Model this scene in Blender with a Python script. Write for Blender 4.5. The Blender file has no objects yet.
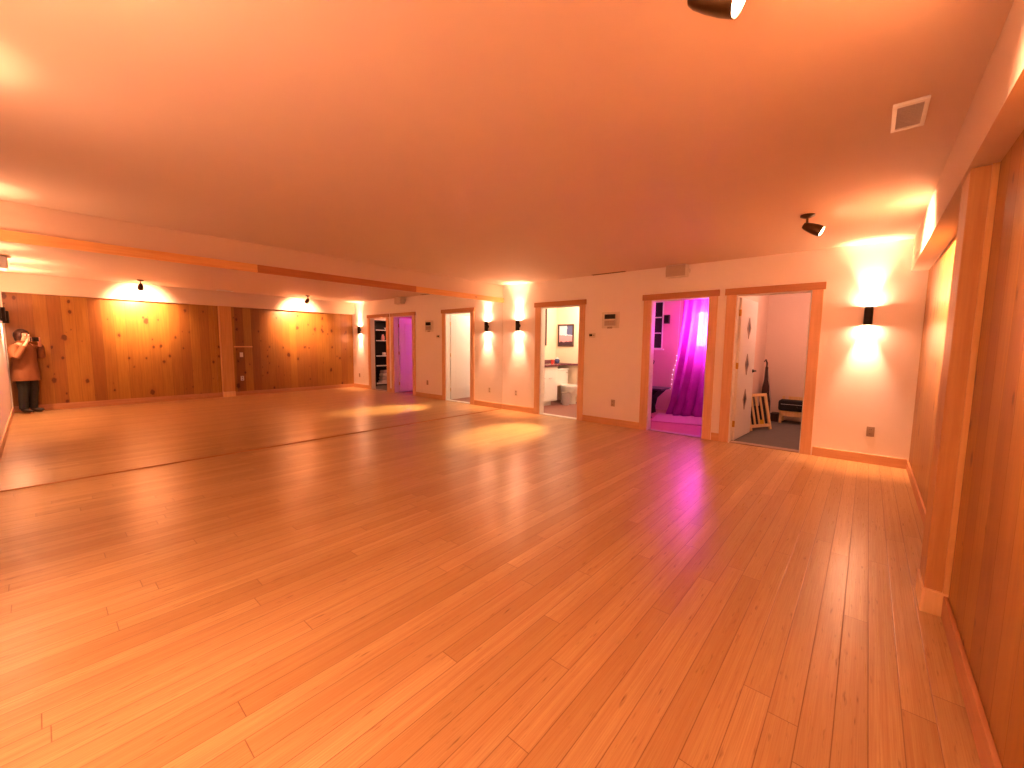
import bpy, bmesh, math, random
from mathutils import Vector, Matrix
random.seed(4)
SC = bpy.context.scene
COL = SC.collection
PI = math.pi

# ------------------------------------------------------------------ room dimensions (metres)
XM = -5.718      # mirror plane
YF = 6.316       # far wall
YN = -0.36       # near wall behind the camera
ZC = 2.537       # ceiling
XN, XP = 0.39, 0.43   # pine wall: near section, far section
ZS = 2.19        # underside of the soffit
WT = 0.13        # far wall thickness

# ------------------------------------------------------------------ materials
def rgb(r, g, b):
    f = lambda c: (c/255/12.92) if c/255 <= .04045 else ((c/255+.055)/1.055)**2.4
    return (f(r), f(g), f(b), 1)

def newmat(name):
    m = bpy.data.materials.new(name); m.use_nodes = True
    nt = m.node_tree
    return m, nt, nt.nodes['Principled BSDF']

def N(nt, t, **kw):
    n = nt.nodes.new(t)
    for k, v in kw.items(): setattr(n, k, v)
    return n

def setin(nt, sock, v):
    if isinstance(v, bpy.types.NodeSocket): nt.links.new(v, sock)
    else: sock.default_value = v

def math_(nt, op, a, b=None, c=None, clamp=False):
    n = N(nt, 'ShaderNodeMath', operation=op); n.use_clamp = clamp
    setin(nt, n.inputs[0], a)
    if b is not None: setin(nt, n.inputs[1], b)
    if c is not None: setin(nt, n.inputs[2], c)
    return n.outputs[0]

def mix(nt, fac, a, b, mode='MIX'):
    n = N(nt, 'ShaderNodeMix', data_type='RGBA', blend_type=mode)
    setin(nt, n.inputs[0], fac); setin(nt, n.inputs[6], a); setin(nt, n.inputs[7], b)
    return n.outputs[2]

def comb(nt, x, y, z):
    n = N(nt, 'ShaderNodeCombineXYZ')
    for i, v in enumerate((x, y, z)): setin(nt, n.inputs[i], v)
    return n.outputs[0]

def noise(nt, vec, scale=5, detail=3, rough=.5):
    n = N(nt, 'ShaderNodeTexNoise')
    nt.links.new(vec, n.inputs['Vector'])
    n.inputs['Scale'].default_value = scale; n.inputs['Detail'].default_value = detail
    n.inputs['Roughness'].default_value = rough
    return n.outputs['Fac']

def objco(nt):
    return N(nt, 'ShaderNodeTexCoord').outputs['Object']

def sep(nt, v):
    n = N(nt, 'ShaderNodeSeparateXYZ'); nt.links.new(v, n.inputs[0]); return n.outputs

def bump(nt, bsdf, h, strength=.2, dist=.01):
    n = N(nt, 'ShaderNodeBump'); n.inputs['Strength'].default_value = strength
    n.inputs['Distance'].default_value = dist
    nt.links.new(h, n.inputs['Height']); nt.links.new(n.outputs[0], bsdf.inputs['Normal'])

def plain(name, col, rough=.5, metal=0., var=.06, scale=30, spec=.5, bumps=0.):
    m, nt, b = newmat(name)
    v = objco(nt)
    f = noise(nt, v, scale, 3)
    dark = tuple(c*(1-var*2) for c in col[:3])+(1,)
    nt.links.new(mix(nt, f, dark, col), b.inputs['Base Color'])
    b.inputs['Roughness'].default_value = rough; b.inputs['Metallic'].default_value = metal
    b.inputs['Specular IOR Level'].default_value = spec
    if bumps: bump(nt, b, f, bumps, .004)
    return m

def emit(name, col, strength):
    m, nt, b = newmat(name)
    b.inputs['Base Color'].default_value = (.8, .8, .8, 1)
    b.inputs['Emission Color'].default_value = col
    b.inputs['Emission Strength'].default_value = strength
    return m

def wood(name, c1, c2, axis=2, rough=.45, scale=1., knots=True):
    """solid softwood with the grain along one local axis"""
    m, nt, b = newmat(name)
    s = sep(nt, objco(nt))
    st = [22*scale, 22*scale, 22*scale]; st[axis] = 1.1*scale
    v = comb(nt, *[math_(nt, 'MULTIPLY', s[i], st[i]) for i in range(3)])
    f = noise(nt, v, 1.5, 4, .6)
    f = math_(nt, 'MULTIPLY_ADD', f, 1.8, -.4, clamp=True)
    col = mix(nt, f, c1, c2)
    if knots:
        sc = [7, 7, 7]; sc[axis] = 2.6
        vo = N(nt, 'ShaderNodeTexVoronoi'); vo.inputs['Scale'].default_value = 1
        nt.links.new(comb(nt, *[math_(nt, 'MULTIPLY', s[i], sc[i]) for i in range(3)]), vo.inputs['Vector'])
        rs = sep(nt, vo.outputs['Color'])
        r = math_(nt, 'MULTIPLY', math_(nt, 'GREATER_THAN', rs[0], .72), .16)
        k = math_(nt, 'MULTIPLY', math_(nt, 'SUBTRACT', r, vo.outputs['Distance']), 14, clamp=True)
        col = mix(nt, k, col, rgb(92, 40, 18))
    nt.links.new(col, b.inputs['Base Color'])
    b.inputs['Roughness'].default_value = rough
    return m

def pine_panel():
    """vertical knotty tongue and groove boards on a wall whose run is along Y"""
    m, nt, b = newmat('knotty_pine_boards')
    s = sep(nt, objco(nt)); y, z = s[1], s[2]
    W = .18
    u = math_(nt, 'DIVIDE', y, W)
    i = math_(nt, 'FLOOR', u); fr = math_(nt, 'FRACT', u)
    wn = N(nt, 'ShaderNodeTexWhiteNoise', noise_dimensions='1D'); nt.links.new(i, wn.inputs['W'])
    t = sep(nt, wn.outputs['Color'])
    off = math_(nt, 'MULTIPLY', t[1], 37.)
    gv = comb(nt, math_(nt, 'MULTIPLY', y, 26), math_(nt, 'ADD', math_(nt, 'MULTIPLY', z, 1.2), off), 0.)
    g = noise(nt, gv, 1.4, 5, .6)
    g = math_(nt, 'MULTIPLY_ADD', g, 1.9, -.45, clamp=True)
    base = mix(nt, g, rgb(148, 110, 48), rgb(184, 148, 72))
    tone = mix(nt, t[0], rgb(178, 112, 56), rgb(255, 230, 176))
    base = mix(nt, .75, base, tone, 'MULTIPLY')
    base = mix(nt, .2, base, rgb(178, 118, 62))
    def knots(sy, sz, th, rad, seed):
        vo = N(nt, 'ShaderNodeTexVoronoi', voronoi_dimensions='2D'); vo.inputs['Scale'].default_value = 1
        wob = math_(nt, 'MULTIPLY', noise(nt, objco(nt), 18, 2), .16)
        nt.links.new(comb(nt, math_(nt, 'ADD', math_(nt, 'MULTIPLY', y, sy), math_(nt, 'ADD', wob, seed)),
                          math_(nt, 'ADD', math_(nt, 'MULTIPLY', z, sz), math_(nt, 'ADD', wob, seed*1.7)), 0.), vo.inputs['Vector'])
        c = sep(nt, vo.outputs['Color'])
        on = math_(nt, 'GREATER_THAN', c[0], th)
        r = math_(nt, 'MULTIPLY', math_(nt, 'MULTIPLY', on, c[1]), rad)
        d = vo.outputs['Distance']
        core = math_(nt, 'MULTIPLY', math_(nt, 'SUBTRACT', r, d), 16, clamp=True)
        halo = math_(nt, 'MULTIPLY', math_(nt, 'SUBTRACT', math_(nt, 'MULTIPLY', r, 2.4), d), 3.2, clamp=True)
        return core, halo
    for (sy, sz, th, rad, sd) in ((4.2, 2.6, .70, .2, 3.1), (7.5, 4.6, .80, .2, 11.3)):
        co, ha = knots(sy, sz, th, rad, sd)
        base = mix(nt, math_(nt, 'MULTIPLY', ha, .38), base, rgb(138, 74, 36))
        base = mix(nt, math_(nt, 'MULTIPLY', co, .8), base, rgb(78, 30, 14))
    e = math_(nt, 'MINIMUM', fr, math_(nt, 'SUBTRACT', 1., fr))
    gro = math_(nt, 'SUBTRACT', 1., math_(nt, 'MULTIPLY', e, 40., clamp=True))
    base = mix(nt, math_(nt, 'MULTIPLY', gro, .45), base, rgb(90, 46, 22))
    nt.links.new(base, b.inputs['Base Color'])
    b.inputs['Roughness'].default_value = .38
    bump(nt, b, math_(nt, 'SUBTRACT', 1., gro), .35, .004)
    return m

def bamboo_floor():
    m, nt, b = newmat('bamboo_floor_boards')
    s = sep(nt, objco(nt)); x, y = s[0], s[1]
    W, L = .0945, 1.83
    u = math_(nt, 'DIVIDE', x, W)
    i = math_(nt, 'FLOOR', u); fr = math_(nt, 'FRACT', u)
    wn = N(nt, 'ShaderNodeTexWhiteNoise', noise_dimensions='1D'); nt.links.new(i, wn.inputs['W'])
    v = math_(nt, 'ADD', math_(nt, 'DIVIDE', y, L), wn.outputs['Value'])
    j = math_(nt, 'FLOOR', v); fv = math_(nt, 'FRACT', v)
    w2 = N(nt, 'ShaderNodeTexWhiteNoise', noise_dimensions='2D')
    nt.links.new(comb(nt, i, j, 0.), w2.inputs['Vector'])
    c = sep(nt, w2.outputs['Color'])
    # strips of bamboo inside each board, then fine fibre
    strip = math_(nt, 'FLOOR', math_(nt, 'MULTIPLY', fr, 5.))
    w3 = N(nt, 'ShaderNodeTexWhiteNoise', noise_dimensions='3D')
    nt.links.new(comb(nt, i, j, strip), w3.inputs['Vector'])
    fib = noise(nt, comb(nt, math_(nt, 'MULTIPLY', x, 240), math_(nt, 'MULTIPLY', y, 3.), math_(nt, 'MULTIPLY', c[1], 50)), 1., 3, .6)
    node = noise(nt, comb(nt, math_(nt, 'MULTIPLY', x, 70), math_(nt, 'MULTIPLY', y, 9.), math_(nt, 'MULTIPLY', w3.outputs['Value'], 50)), 1., 2, .5)
    base = mix(nt, c[0], rgb(180, 148, 98), rgb(208, 178, 126))
    base = mix(nt, math_(nt, 'MULTIPLY', w3.outputs['Value'], .35), base, rgb(172, 124, 78))
    base = mix(nt, math_(nt, 'MULTIPLY_ADD', fib, 1.6, -.55, clamp=True), base, rgb(160, 110, 66))
    base = mix(nt, math_(nt, 'MULTIPLY', math_(nt, 'MULTIPLY_ADD', node, 6., -3.9, clamp=True), .7), base, rgb(92, 46, 26))
    ex = math_(nt, 'MULTIPLY', math_(nt, 'MINIMUM', fr, math_(nt, 'SUBTRACT', 1., fr)), W)
    ey = math_(nt, 'MULTIPLY', math_(nt, 'MINIMUM', fv, math_(nt, 'SUBTRACT', 1., fv)), L)
    e = math_(nt, 'MINIMUM', ex, ey)
    gro = math_(nt, 'SUBTRACT', 1., math_(nt, 'DIVIDE', e, .0028, clamp=True))
    base = mix(nt, math_(nt, 'MULTIPLY', gro, .75), base, rgb(96, 46, 24))
    nt.links.new(base, b.inputs['Base Color'])
    b.inputs['Roughness'].default_value = .30
    r = math_(nt, 'MULTIPLY_ADD', fib, .10, .24)
    nt.links.new(r, b.inputs['Roughness'])
    b.inputs['Specular IOR Level'].default_value = .5
    bump(nt, b, math_(nt, 'SUBTRACT', 1., gro), .25, .002)
    return m

M = {}
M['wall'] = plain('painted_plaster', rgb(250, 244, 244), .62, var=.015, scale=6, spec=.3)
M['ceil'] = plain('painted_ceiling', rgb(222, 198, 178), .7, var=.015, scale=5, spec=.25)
M['pine'] = pine_panel()
M['floor'] = bamboo_floor()
M['post'] = wood('pine_post_wood', rgb(180, 128, 70), rgb(208, 160, 98), 2)
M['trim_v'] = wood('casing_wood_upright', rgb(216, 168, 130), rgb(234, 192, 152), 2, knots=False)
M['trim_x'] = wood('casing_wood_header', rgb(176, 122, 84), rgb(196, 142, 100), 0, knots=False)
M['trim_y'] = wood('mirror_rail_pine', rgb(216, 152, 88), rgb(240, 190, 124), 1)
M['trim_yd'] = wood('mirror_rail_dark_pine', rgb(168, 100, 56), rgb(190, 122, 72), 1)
M['base_x'] = wood('baseboard_wood', rgb(210, 160, 120), rgb(228, 182, 140), 0, knots=False)
M['base_y'] = wood('baseboard_wood_side', rgb(176, 120, 80), rgb(198, 144, 100), 1, knots=False)
M['black'] = plain('black_metal', rgb(30, 26, 24), .4, .6)
M['bronze'] = plain('dark_bronze', rgb(96, 74, 48), .32, .9)
M['white'] = plain('white_enamel', rgb(238, 236, 232), .35, var=.02)
M['plastic'] = plain('white_plastic', rgb(228, 222, 214), .45, var=.02)
M['greyplate'] = plain('grey_cover_plate', rgb(178, 160, 148), .5)
M['greygrille'] = plain('grey_grille', rgb(186, 176, 176), .6)
M['dark'] = plain('dark_slot', rgb(28, 24, 24), .6)
M['darkwood'] = wood('dark_stained_wood', rgb(54, 34, 28), rgb(84, 52, 40), 2, knots=False)
M['lightwood'] = wood('light_birch', rgb(222, 182, 122), rgb(240, 208, 152), 2, knots=False)
M['blackcloth'] = plain('black_cloth', rgb(24, 24, 28), .85, var=.2, scale=60)
M['brass'] = plain('brass', rgb(214, 170, 92), .3, .9)
M['chrome'] = plain('chrome', rgb(200, 200, 205), .12, 1., var=.02)
m, nt, b = newmat('silvered_mirror'); M['mirror'] = m
b.inputs['Metallic'].default_value = 1; b.inputs['Roughness'].default_value = 0
nt.links.new(mix(nt, noise(nt, objco(nt), .7, 1), (.88, .87, .85, 1), (.9, .9, .88, 1)), b.inputs['Base Color'])
m, nt, b = newmat('clear_glass'); M['glass'] = m
b.inputs['Base Color'].default_value = (.95, .97, 1, 1); b.inputs['Roughness'].default_value = .05
b.inputs['Transmission Weight'].default_value = .9
LAMP = (1.0, .475, .26)
M['lens'] = emit('lit_lamp_lens', (1, .55, .25, 1), 9)
M['lens_white'] = emit('lit_spot_lens', (1, .72, .45, 1), 14)

# ------------------------------------------------------------------ builders
class MB:
    def __init__(s): s.bm = bmesh.new()
    def box(s, x0, x1, y0, y1, z0, z1, mat=None):
        g = bmesh.ops.create_cube(s.bm, size=1)
        for v in g['verts']:
            v.co = Vector((x0+(v.co.x+.5)*(x1-x0), y0+(v.co.y+.5)*(y1-y0), z0+(v.co.z+.5)*(z1-z0)))
            if mat is not None: v.co = mat @ v.co
        return s
    def lathe(s, prof, seg=24, M4=None, cap=True):
        """prof: (r, z) pairs, revolved about z"""
        rings = []
        for r, z in prof:
            rings.append([s.bm.verts.new((r*math.cos(2*PI*k/seg), r*math.sin(2*PI*k/seg), z)) for k in range(seg)])
        for a, b_ in zip(rings, rings[1:]):
            for k in range(seg):
                s.bm.faces.new((a[k], a[(k+1) % seg], b_[(k+1) % seg], b_[k]))
        if cap:
            for rg, rev in ((rings[0], True), (rings[-1], False)):
                s.bm.faces.new(list(reversed(rg)) if rev else rg)
        if M4 is not None:
            for rg in rings:
                for v in rg: v.co = M4 @ v.co
        return s
    def tube(s, pts, r, seg=8, radii=None):
        pts = [Vector(p) for p in pts]; rings = []
        for i, p in enumerate(pts):
            d = (pts[min(i+1, len(pts)-1)]-pts[max(i-1, 0)]).normalized()
            a = d.orthogonal().normalized() if i == 0 else (rings_a - d*rings_a.dot(d)).normalized()
            rings_a = a; c = d.cross(a); rr = radii[i] if radii else r
            rings.append([s.bm.verts.new(p+a*rr*math.cos(2*PI*k/seg)+c*rr*math.sin(2*PI*k/seg)) for k in range(seg)])
        for a, b_ in zip(rings, rings[1:]):
            for k in range(seg):
                s.bm.faces.new((a[k], a[(k+1) % seg], b_[(k+1) % seg], b_[k]))
        s.bm.faces.new(list(reversed(rings[0]))); s.bm.faces.new(rings[-1])
        return s
    def prism(s, poly, a0, a1, axis=2):
        """poly of 2D points extruded along axis from a0 to a1"""
        def P(u, v, w):
            return {0: (w, u, v), 1: (u, w, v), 2: (u, v, w)}[axis]
        A = [s.bm.verts.new(P(u, v, a0)) for u, v in poly]; B = [s.bm.verts.new(P(u, v, a1)) for u, v in poly]
        n = len(poly)
        for k in range(n): s.bm.faces.new((A[k], A[(k+1) % n], B[(k+1) % n], B[k]))
        s.bm.faces.new(list(reversed(A))); s.bm.faces.new(B)
        return s
    def ball(s, c, r, sx=1, sy=1, sz=1, seg=16):
        g = bmesh.ops.create_uvsphere(s.bm, u_segments=seg, v_segments=seg//2+2, radius=r)
        for v in g['verts']: v.co = Vector((v.co.x*sx, v.co.y*sy, v.co.z*sz))+Vector(c)
        return s
    def build(s, name, mat, parent=None, smooth=False, bevel=0, loc=None):
        bmesh.ops.recalc_face_normals(s.bm, faces=s.bm.faces[:])
        me = bpy.data.meshes.new(name); s.bm.to_mesh(me); s.bm.free()
        me.materials.append(mat)
        if smooth:
            for p in me.polygons: p.use_smooth = True
        o = bpy.data.objects.new(name, me); COL.objects.link(o)
        if parent is not None: o.parent = parent
        if loc is not None: o.location = loc
        if smooth:
            try: me.set_sharp_from_angle(angle=math.radians(40))
            except Exception: pass
        if bevel:
            bv = o.modifiers.new('bevel', 'BEVEL'); bv.width = bevel; bv.segments = 2; bv.limit_method = 'ANGLE'
        return o

def tag(o, label, cat=None, group=None, kind=None):
    o['label'] = label
    if cat: o['category'] = cat
    if group: o['group'] = group
    if kind: o['kind'] = kind
    return o

def thing(name, label, cat, loc=(0, 0, 0), rz=0, group=None):
    o = bpy.data.objects.new(name, None); COL.objects.link(o)
    o.empty_display_size = .1
    o.location = loc; o.rotation_euler = (0, 0, rz)
    return tag(o, label, cat, group)

def struct(name, mb, mat, label, bevel=0, cat='structure'):
    o = mb.build(name, mat, None, bevel=bevel)
    return tag(o, label, cat, None, 'structure')

def copy_tree(o, parent=None):
    c = o.copy(); COL.objects.link(c)
    if parent is not None: c.parent = parent
    for ch in list(o.children): copy_tree(ch, c)
    return c

def lamp(name, kind, loc, power, color, parent=None, direction=None, **kw):
    l = bpy.data.lights.new(name, kind); l.energy = power; l.color = color
    for k, v in kw.items(): setattr(l, k, v)
    o = bpy.data.objects.new(name, l); COL.objects.link(o); o.location = loc
    if parent is not None: o.parent = parent
    if direction is not None:
        o.rotation_euler = Vector(direction).to_track_quat('-Z', 'Y').to_euler()
    return o

# ------------------------------------------------------------------ room shell
struct('floor', MB().box(XM-.1, .6, YN-.1, YF+.06, -.1, 0), M['floor'], 'glossy orange bamboo board floor of the studio', cat='floor')
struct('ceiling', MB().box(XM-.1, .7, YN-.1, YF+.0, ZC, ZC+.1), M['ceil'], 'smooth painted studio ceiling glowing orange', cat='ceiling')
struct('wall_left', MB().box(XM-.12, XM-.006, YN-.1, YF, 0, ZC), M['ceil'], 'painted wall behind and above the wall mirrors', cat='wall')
struct('wall_near', MB().box(XM-.1, .6, YN-.1, YN, 0, ZC), M['wall'], 'painted wall at the photographer\'s back', cat='wall')
DOORS = [(-4.756, -3.891), (-2.604, -1.754), (-1.416, -.568)]
ZD = 2.056
w = MB(); xs = [XM-.1]
for a, b_ in DOORS:
    w.box(xs[-1], a, YF, YF+WT, 0, ZC+.05); w.box(a, b_, YF, YF+WT, ZD, ZC+.05); xs.append(b_)
w.box(xs[-1], .7, YF, YF+WT, 0, ZC+.05)
struct('wall_far', w, M['wall'], 'painted far wall with three doorways', cat='wall')
w = MB().box(XN, .6, YN, 2.92, 0, ZS)
w.box(XP, .6, 3.14, YF, 0, ZS)
struct('wall_right', w, M['pine'], 'knotty pine board wall on the right', cat='wall')
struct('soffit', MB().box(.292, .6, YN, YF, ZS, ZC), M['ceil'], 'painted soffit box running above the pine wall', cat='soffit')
struct('trim_1', MB().box(.302, .5, 2.908, 3.145, .128, ZS), M['post'], 'pine post at the step in the pine wall', bevel=.004, cat='post')
struct('trim_20', MB().box(.294, XN+.02, 2.900, 3.15, 0, .126), wood('raw_pine_block', rgb(222, 180, 122), rgb(244, 210, 158), 2, knots=False), 'pale plinth block under the pine post', bevel=.004, cat='plinth block')
struct('trim_21', MB().box(.368, XN, 2.896, 2.9075, .128, ZS), wood('pale_edge_strip', rgb(206, 156, 94), rgb(228, 184, 120), 2, knots=False), 'pale edge strip beside the pine post', cat='trim')

# baseboards
def base_x(name, x0, x1, y, d, label):
    struct(name, MB().box(x0, x1, min(y, y+d), max(y, y+d), 0, .112), M['base_x'], label, bevel=.004, cat='baseboard')
base_x('baseboard_far_corner', XM+.0, -4.876, YF, -.016, 'wood baseboard between the mirror corner and the bathroom doorway')
base_x('baseboard_far_middle', -3.78, -2.722, YF, -.016, 'wood baseboard between the bathroom and curtain room doorways')
base_x('baseboard_far_sliver', -1.636, -1.534, YF, -.016, 'short wood baseboard between the two right doorways')
base_x('baseboard_far_right', -.447, XP-.016, YF, -.016, 'wood baseboard under the right wall lamp')
base_x('baseboard_near', XM, XN-.02, YN, .016, 'wood baseboard along the wall behind the photographer')
struct('baseboard_right_near', MB().box(XN-.018, XN, YN+.016, 2.903, 0, .115), M['base_y'], 'wood baseboard under the near pine wall', bevel=.004, cat='baseboard')
struct('baseboard_right_far', MB().box(XP-.016, XP, 3.15, YF, 0, .1), M['base_y'], 'wood baseboard under the far pine wall', bevel=.004, cat='baseboard')
struct('trim_2', MB().box(.33, XN, YN, YN+.012, .112, ZS), M['white'], 'white corner strip behind the photographer', cat='trim')

# door casings, jambs, thresholds
nm = ['bathroom', 'curtain room', 'storage room']
for k, (a, b_) in enumerate(DOORS):
    cw = .118 if k else .118
    y0, y1 = YF-.02, YF
    m_ = MB()
    m_.box(a-cw, a+.004, y0, y1, 0, ZD)
    m_.box(b_-.004, b_+.108, y0, y1, 0, ZD)
    struct('trim_%d' % (3+4*k), m_, M['trim_v'], 'wood side casings of the %s doorway' % nm[k], bevel=.003, cat='door casing')
    struct('trim_%d' % (4+4*k), MB().box(a-cw-.02, b_+.128, YF-.03, YF, ZD-.002, ZD+.086), M['trim_x'], 'wood header casing over the %s doorway' % nm[k], bevel=.003, cat='door casing')
    m_ = MB().box(a, a+.016, YF+.001, YF+WT, 0, ZD-.001).box(b_-.016, b_, YF+.001, YF+WT, 0, ZD-.001).box(a+.016, b_-.016, YF+.001, YF+WT, ZD-.017, ZD-.001)
    struct('trim_%d' % (5+4*k), m_, M['white'], 'white jamb lining of the %s doorway' % nm[k], cat='door jamb')
    struct('trim_%d' % (6+4*k), MB().box(a+.016, b_-.016, YF+.005, YF+WT, 0, .012), M['white'] if k == 0 else M['greyplate'], 'threshold strip of the %s doorway' % nm[k], bevel=.003, cat='threshold')

# mirror wall
MP = [(-.46+.11, 1.36), (1.3606, 3.2), (3.2006, 5.03), (5.0306, 6.305)]
ml = ['mirror panel nearest the photographer, holding the reflected person', 'mirror panel second from the photographer, reflecting the left lit pine patch',
      'mirror panel reflecting the pine post and the right lit pine patch', 'narrow mirror panel next to the far wall corner']
for (a, b_), lb in zip(MP, ml):
    o = MB().box(XM-.006, XM, a, b_, .012, 2.2).build('mirror_panel', M['mirror'])
    tag(o, lb, 'mirror', 'mirror panels on the left wall')
struct('trim_15', MB().box(XM-.006, XM+.004, YN+.016, YF-.017, 0, .012), plain('brown_channel', rgb(190, 138, 100), .5), 'thin channel under the mirrors', cat='trim')
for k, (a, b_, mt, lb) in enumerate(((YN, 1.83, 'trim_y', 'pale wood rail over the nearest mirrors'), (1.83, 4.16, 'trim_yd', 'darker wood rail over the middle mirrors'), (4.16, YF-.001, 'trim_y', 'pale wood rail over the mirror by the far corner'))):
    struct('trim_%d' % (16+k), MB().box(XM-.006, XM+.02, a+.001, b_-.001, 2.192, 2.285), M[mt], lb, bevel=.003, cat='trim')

# ------------------------------------------------------------------ wall lamps (up and down cylinders)
def make_sconce(power_area, power_spot, ang=60):
    t = thing('wall_sconce', '', 'wall lamp', group='cylinder wall lamps')
    MB().lathe([(.036, 0), (.036, .008), (.03, .012)], 24, Matrix.Rotation(PI/2, 4, 'X')).build('backplate', M['black'], t, True)
    MB().box(-.012, .012, -.04, -.01, -.02, .02).build('arm', M['black'], t, bevel=.002)
    c = Matrix.Translation((0, -.052, 0))
    MB().lathe([(.036, -.1), (.038, -.102), (.040, -.098), (.040, .098), (.038, .102), (.036, .1), (.036, .08), (.036, -.08), (.036, -.1)], 28, c, cap=False).build('shade', M['black'], t, True)
    for s_ in (1, -1):
        MB().lathe([(.0355, .082*s_), (.034, .086*s_)], 24, c).build('lens', M['lens'], t, True)
        lamp('bulb_flood', 'AREA', (0, -.052, .1*s_), power_area, LAMP, t, (0, 0, s_), shape='DISK', size=.064)
        lamp('bulb_beam', 'SPOT', (0, -.052, .094*s_), power_spot, LAMP, t, (0, .0, s_), spot_size=math.radians(ang), spot_blend=1., shadow_soft_size=.02)
    return t
ZL = 1.718
s0 = make_sconce(1.3, 42, 58)
s0.location = (-.028, YF, ZL)
s0['label'] = 'black cylinder wall lamp right of the storage doorway'
s1 = copy_tree(s0); s1.location = (-5.285, YF, ZL)
s1['label'] = 'black cylinder wall lamp by the mirror corner, left of the bathroom doorway'
back = [(-.4, 'black cylinder wall lamp behind the reflected person\'s shoulder'), (-1.65, 'black cylinder wall lamp at the left edge of the mirror reflection'),
        (-2.95, 'black cylinder wall lamp on the near wall lighting the ceiling beyond the left edge'), (-5.33, 'black cylinder wall lamp on the near wall beside the mirror')]
sb, sd = make_sconce(3.2, 15, 90), make_sconce(.8, 12, 66)
for k, (x, lb) in enumerate(back):
    o = sb if k == 0 else sd if k == 2 else copy_tree(sb if k == 1 else sd)
    o.location = (x, YN, ZL); o.rotation_euler = (0, 0, PI); o['label'] = lb

# ------------------------------------------------------------------ ceiling spotlights
def make_spot(loc, direction, label, power):
    t = thing('ceiling_spotlight', label, 'spotlight', loc, group='bronze ceiling spotlights')
    MB().lathe([(.056, 0), (.056, -.012), (.03, -.026), (.01, -.03)], 28).build('canopy', M['bronze'], t, True)
    MB().lathe([(.009, -.02), (.009, -.085)], 12).ball((0, 0, -.088), .016).build('stem', M['bronze'], t, True)
    d = Vector(direction).normalized()
    q = d.to_track_quat('Z', 'Y').to_matrix().to_4x4()
    R4 = Matrix.Translation((0, 0, -.1)) @ q
    prof = [(.006, -.035), (.024, -.03), (.033, -.01), (.041, .03), (.047, .08), (.048, .125), (.045, .125), (.043, .08), (.03, .03)]
    h = MB().lathe(prof, 28, R4, cap=True).build('lamp_head', M['bronze'], t, True)
    MB().lathe([(.043, .1), (.042, .118), (.034, .128), (.012, .133)], 24, R4).build('lens', M['lens_white'], h, True)
    lp = R4 @ Vector((0, 0, .15))
    lamp('bulb_beam', 'SPOT', lp, power, LAMP, t, d, spot_size=math.radians(100), spot_blend=1., shadow_soft_size=.035)
    return t
make_spot((-.5, 4.63, ZC), (.86, .10, -.45), 'small bronze ceiling spotlight near the far wall lamp, aimed at the pine wall', 118)
make_spot((-.475, 1.432, ZC), (.86, .06, -.42), 'large near bronze ceiling spotlight cut by the top edge of the photo', 118)

# ------------------------------------------------------------------ wall and ceiling fittings
def outlet(loc, rz, label, cat='outlet', kind='outlet', mat='plastic'):
    t = thing('wall_outlet' if kind == 'outlet' else 'light_switch', label, cat, loc, rz, 'wall plates')
    MB().box(-.036, .036, -.006, 0, -.057, .057).build('cover_plate', M[mat], t, bevel=.003)
    if kind == 'outlet':
        for z in (.026, -.026):
            o = MB().lathe([(.017, 0), (.017, .003)], 16, Matrix.Translation((0, -.0058, z)) @ Matrix.Rotation(PI/2, 4, 'X')).build('socket', M['greyplate'], t, True)
            MB().box(-.008, -.005, -.0094, -.0085, z-.005, z+.006).box(.005, .008, -.0094, -.0085, z-.005, z+.006).build('slot', M['dark'], o)
    else:
        MB().box(-.006, .006, -.018, -.005, -.012, .012).build('toggle', M['white'], t, bevel=.002)
    return t
outlet((.085, YF, .378), 0, 'outlet plate low on the far wall under the right wall lamp', mat='greyplate')
outlet((-3.2, YF, .38), 0, 'outlet plate between the bathroom and curtain room doorways', mat='greyplate')
outlet((-5.345, YF, .368), 0, 'outlet plate under the wall lamp in the mirror corner', mat='plastic')
outlet((XP, 3.345, .43), -PI/2, 'outlet plate on the pine wall just past the post', mat='white')
outlet((XP, 3.35, 1.02), -PI/2, 'light switch plate on the pine wall just past the post', 'light switch', 'switch', mat='white')
struct('trim_19', MB().box(XP-.014, XP, 3.2, 3.6, 1.205, 1.235), M['trim_y'], 'short wood ledge on the pine wall above the switch', cat='trim')

def wall_speaker(x, y, rz, label):
    t = thing('wall_speaker', label, 'speaker', (x, y, 2.44), rz, 'wall speakers')
    MB().box(-.15, .15, -.16, -.03, -.088, .088).build('cabinet', M['plastic'], t, bevel=.015)
    MB().box(-.138, .138, -.168, -.158, -.077, .077).build('grille', plain('speaker_grille', rgb(216, 200, 188), .8, scale=300, var=.2), t, bevel=.006)
    MB().box(-.03, .03, -.04, 0, -.05, .05).build('bracket', M['plastic'], t, bevel=.004)
    for s_ in (-1, 1):
        MB().box(min(s_*.15, s_*.165), max(s_*.15, s_*.165), -.12, -.02, -.03, .03).build('mounting_ear', M['plastic'], t, bevel=.003)
wall_speaker(-2.2, YF, 0, 'pale box speaker high on the far wall over the curtain room doorway')
wall_speaker(-1.9, YN, PI, 'pale box speaker high on the wall behind the photographer')

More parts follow.
